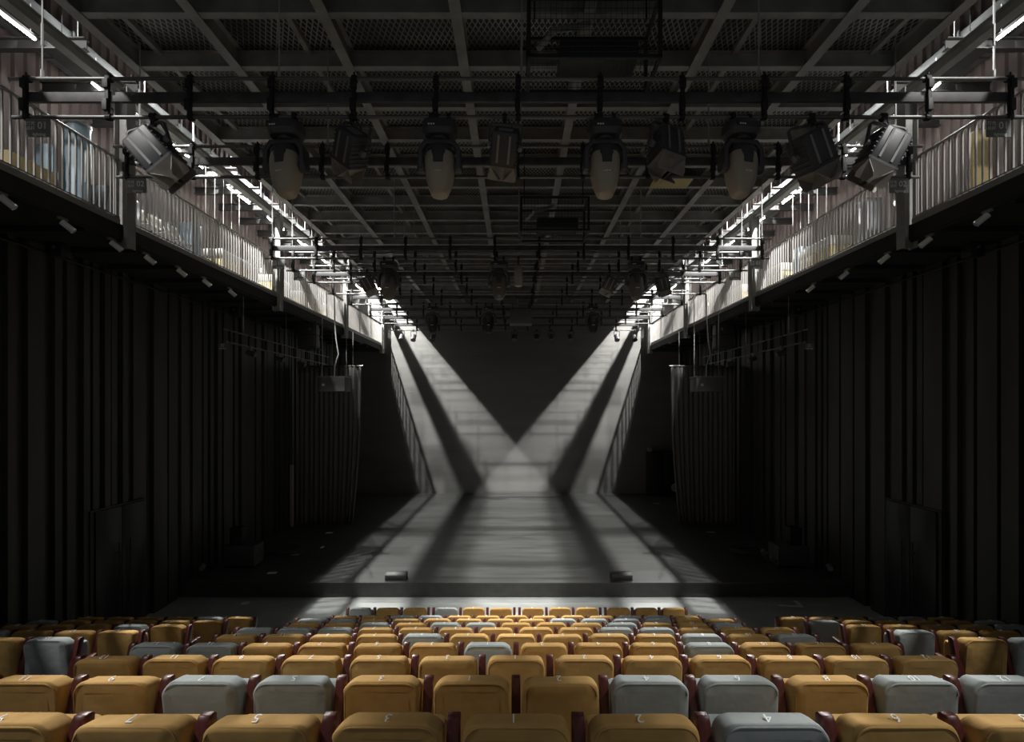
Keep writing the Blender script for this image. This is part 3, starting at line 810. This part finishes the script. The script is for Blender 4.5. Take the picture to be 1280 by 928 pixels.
# ducts and cable trays over the galleries
for sgn, sd in ((-1, 'left'), (1, 'right')):
    t = thing('air_duct', 'large galvanised air duct running above the %s gallery' % sd, 'duct', (sgn*9.02, 4, 12.35))
    MB().box((0, 12, 0), (.55, 24.4, .5)).build('duct_run', DUCT, t, bevel=.01)
    for i in range(13): MB().box((0, .4+i*1.9, 0), (.61, .05, .56)).build('duct_flange', DUCT, t)
    t = thing('cable_tray', 'long grey cable tray hanging below the duct of the %s gallery' % sd, 'cable tray', (sgn*8.50, 4, 11.75))
    b = MB().box((0, 12, 0), (.3, 24, .02)); b.box((-.15, 12, .05), (.015, 24, .12)); b.box((.15, 12, .05), (.015, 24, .12)); b.build('tray', GBEAM, t)
    rod = None
    for i in range(14):
        for xx in (-.15, .15):
            if rod is None: ob = MB().cyl((0, 0, 0), (0, 0, .93), .008, 5).build('hanger_rod', CABLE, t); rod = ob.data
            else: ob = link('hanger_rod', rod, t)
            ob.location = (xx, .5+i*1.75, 0)
    for i in range(9):
        y = 7.6+i*2.35
        u = thing('added_glow_tube', 'glowing tube added as lit tray bracket above the %s gallery, %s from the camera' % (sd, ORD[i+1]), 'lamp', (sgn*8.25, y, 11.52), 0, 'added glowing tubes above the galleries')  # glowing tubes added in place of lamplit tray brackets, also as fill
        MB().box((0, .6, .045), (.07, 1.25, .04)).build('batten_body', CASE, u, bevel=.004)
        MB().cyl((0, .02, 0), (0, 1.18, 0), .02, 10).build('tube', GLOW, u, smooth=True)
        b = MB()
        for yy in (.1, 1.1): b.cyl((0, yy, .06), (0, yy, .55), .006, 5)
        b.build('suspension_wire', CABLE, u)
    for i, y in enumerate((12.6, 18.8, 25.0)):
        u = thing('bulkhead_lamp', 'round bright wall lamp on the %s gallery wall, %s from the camera' % (sd, ORD[i+1]), 'lamp', (sgn*(WX+.27), y, 10.25), 0, 'wall lamps on the gallery walls')
        MB().cyl((0, 0, 0), (-sgn*.05, 0, 0), .09, 16).build('base', WHITE, u, smooth=True)
        MB().cyl((-sgn*.05, 0, 0), (-sgn*.09, 0, 0), .075, 16, .05).build('lens', BULB, u, smooth=True)
    for i in range(5):
        u = thing('hanging_wire', 'thin wire pair hanging into the %s gallery, %s from the camera' % (sd, ORD[i+1]), 'wire', (sgn*8.0, 13.2+i*.4, 9.9), 0, 'thin wires hanging over the galleries')
        MB().cyl((0, 0, 0), (0, 0, 1.9), .007, 5).build('wire', CABLE, u)
        MB().cyl((0, 0, -.02), (0, 0, .04), .02, 6).build('end_hook', CABLE, u)

# unseen baffles added around the floods to keep light off walls and beams
for sgn, sd in ((-1, 'left'), (1, 'right')):
    t = thing('added_light_baffle', 'long black baffle added to cut light under the roof above the %s gallery' % sd, 'lamp', (sgn*8.42, 12.4, 13.2))
    MB().box((sgn*.065, 0, -.03), (.015, 32, .62)).build('outer_shade', STEEL, t)
    MB().box((-sgn*.45, 0, -.12), (.015, 32, .80)).build('inner_shade', STEEL, t)
    MB().box((-sgn*.155, 0, .28), (.61, 32, .02)).build('top_plate', STEEL, t)
    for i in range(9): MB().box((-sgn*.155, -15+i*3.75, .54), (.04, .04, .52)).build('hanger_rod', STEEL, t)
# ------------------------------------------------------------------ lights
def point(x, y, z, w, r=.1, col=(1, .985, .95)):
    l = bpy.data.lights.new('gallery_flood', 'POINT'); l.energy = w; l.shadow_soft_size = r; l.color = col
    o = bpy.data.objects.new('gallery_flood', l); COL.objects.link(o); o.location = (x, y, z)
for sgn in (-1, 1):
    for y, w, r in ((-.6, 1100, .045), (3.4, 1300, .045), (12.6, 5000, .045), (18.4, 3200, .10), (25.4, 6000, .045)):
        point(sgn*8.42, y, 13.2, w, r)
w = bpy.data.worlds.new('world'); S.world = w; w.use_nodes = True
bg = w.node_tree.nodes['Background']; bg.inputs[0].default_value = (.9, .95, 1, 1); bg.inputs[1].default_value = .075

# ------------------------------------------------------------------ view
vs = S.view_settings; S.display_settings.display_device = 'sRGB'
vs.view_transform = 'Standard'; vs.look = 'None'; vs.exposure = .22; vs.gamma = 1; vs.use_curve_mapping = False
S.cycles.use_denoising = True
S.cycles.max_bounces = 6; S.cycles.diffuse_bounces = 4; S.cycles.glossy_bounces = 3
S.cycles.sample_clamp_indirect = 4
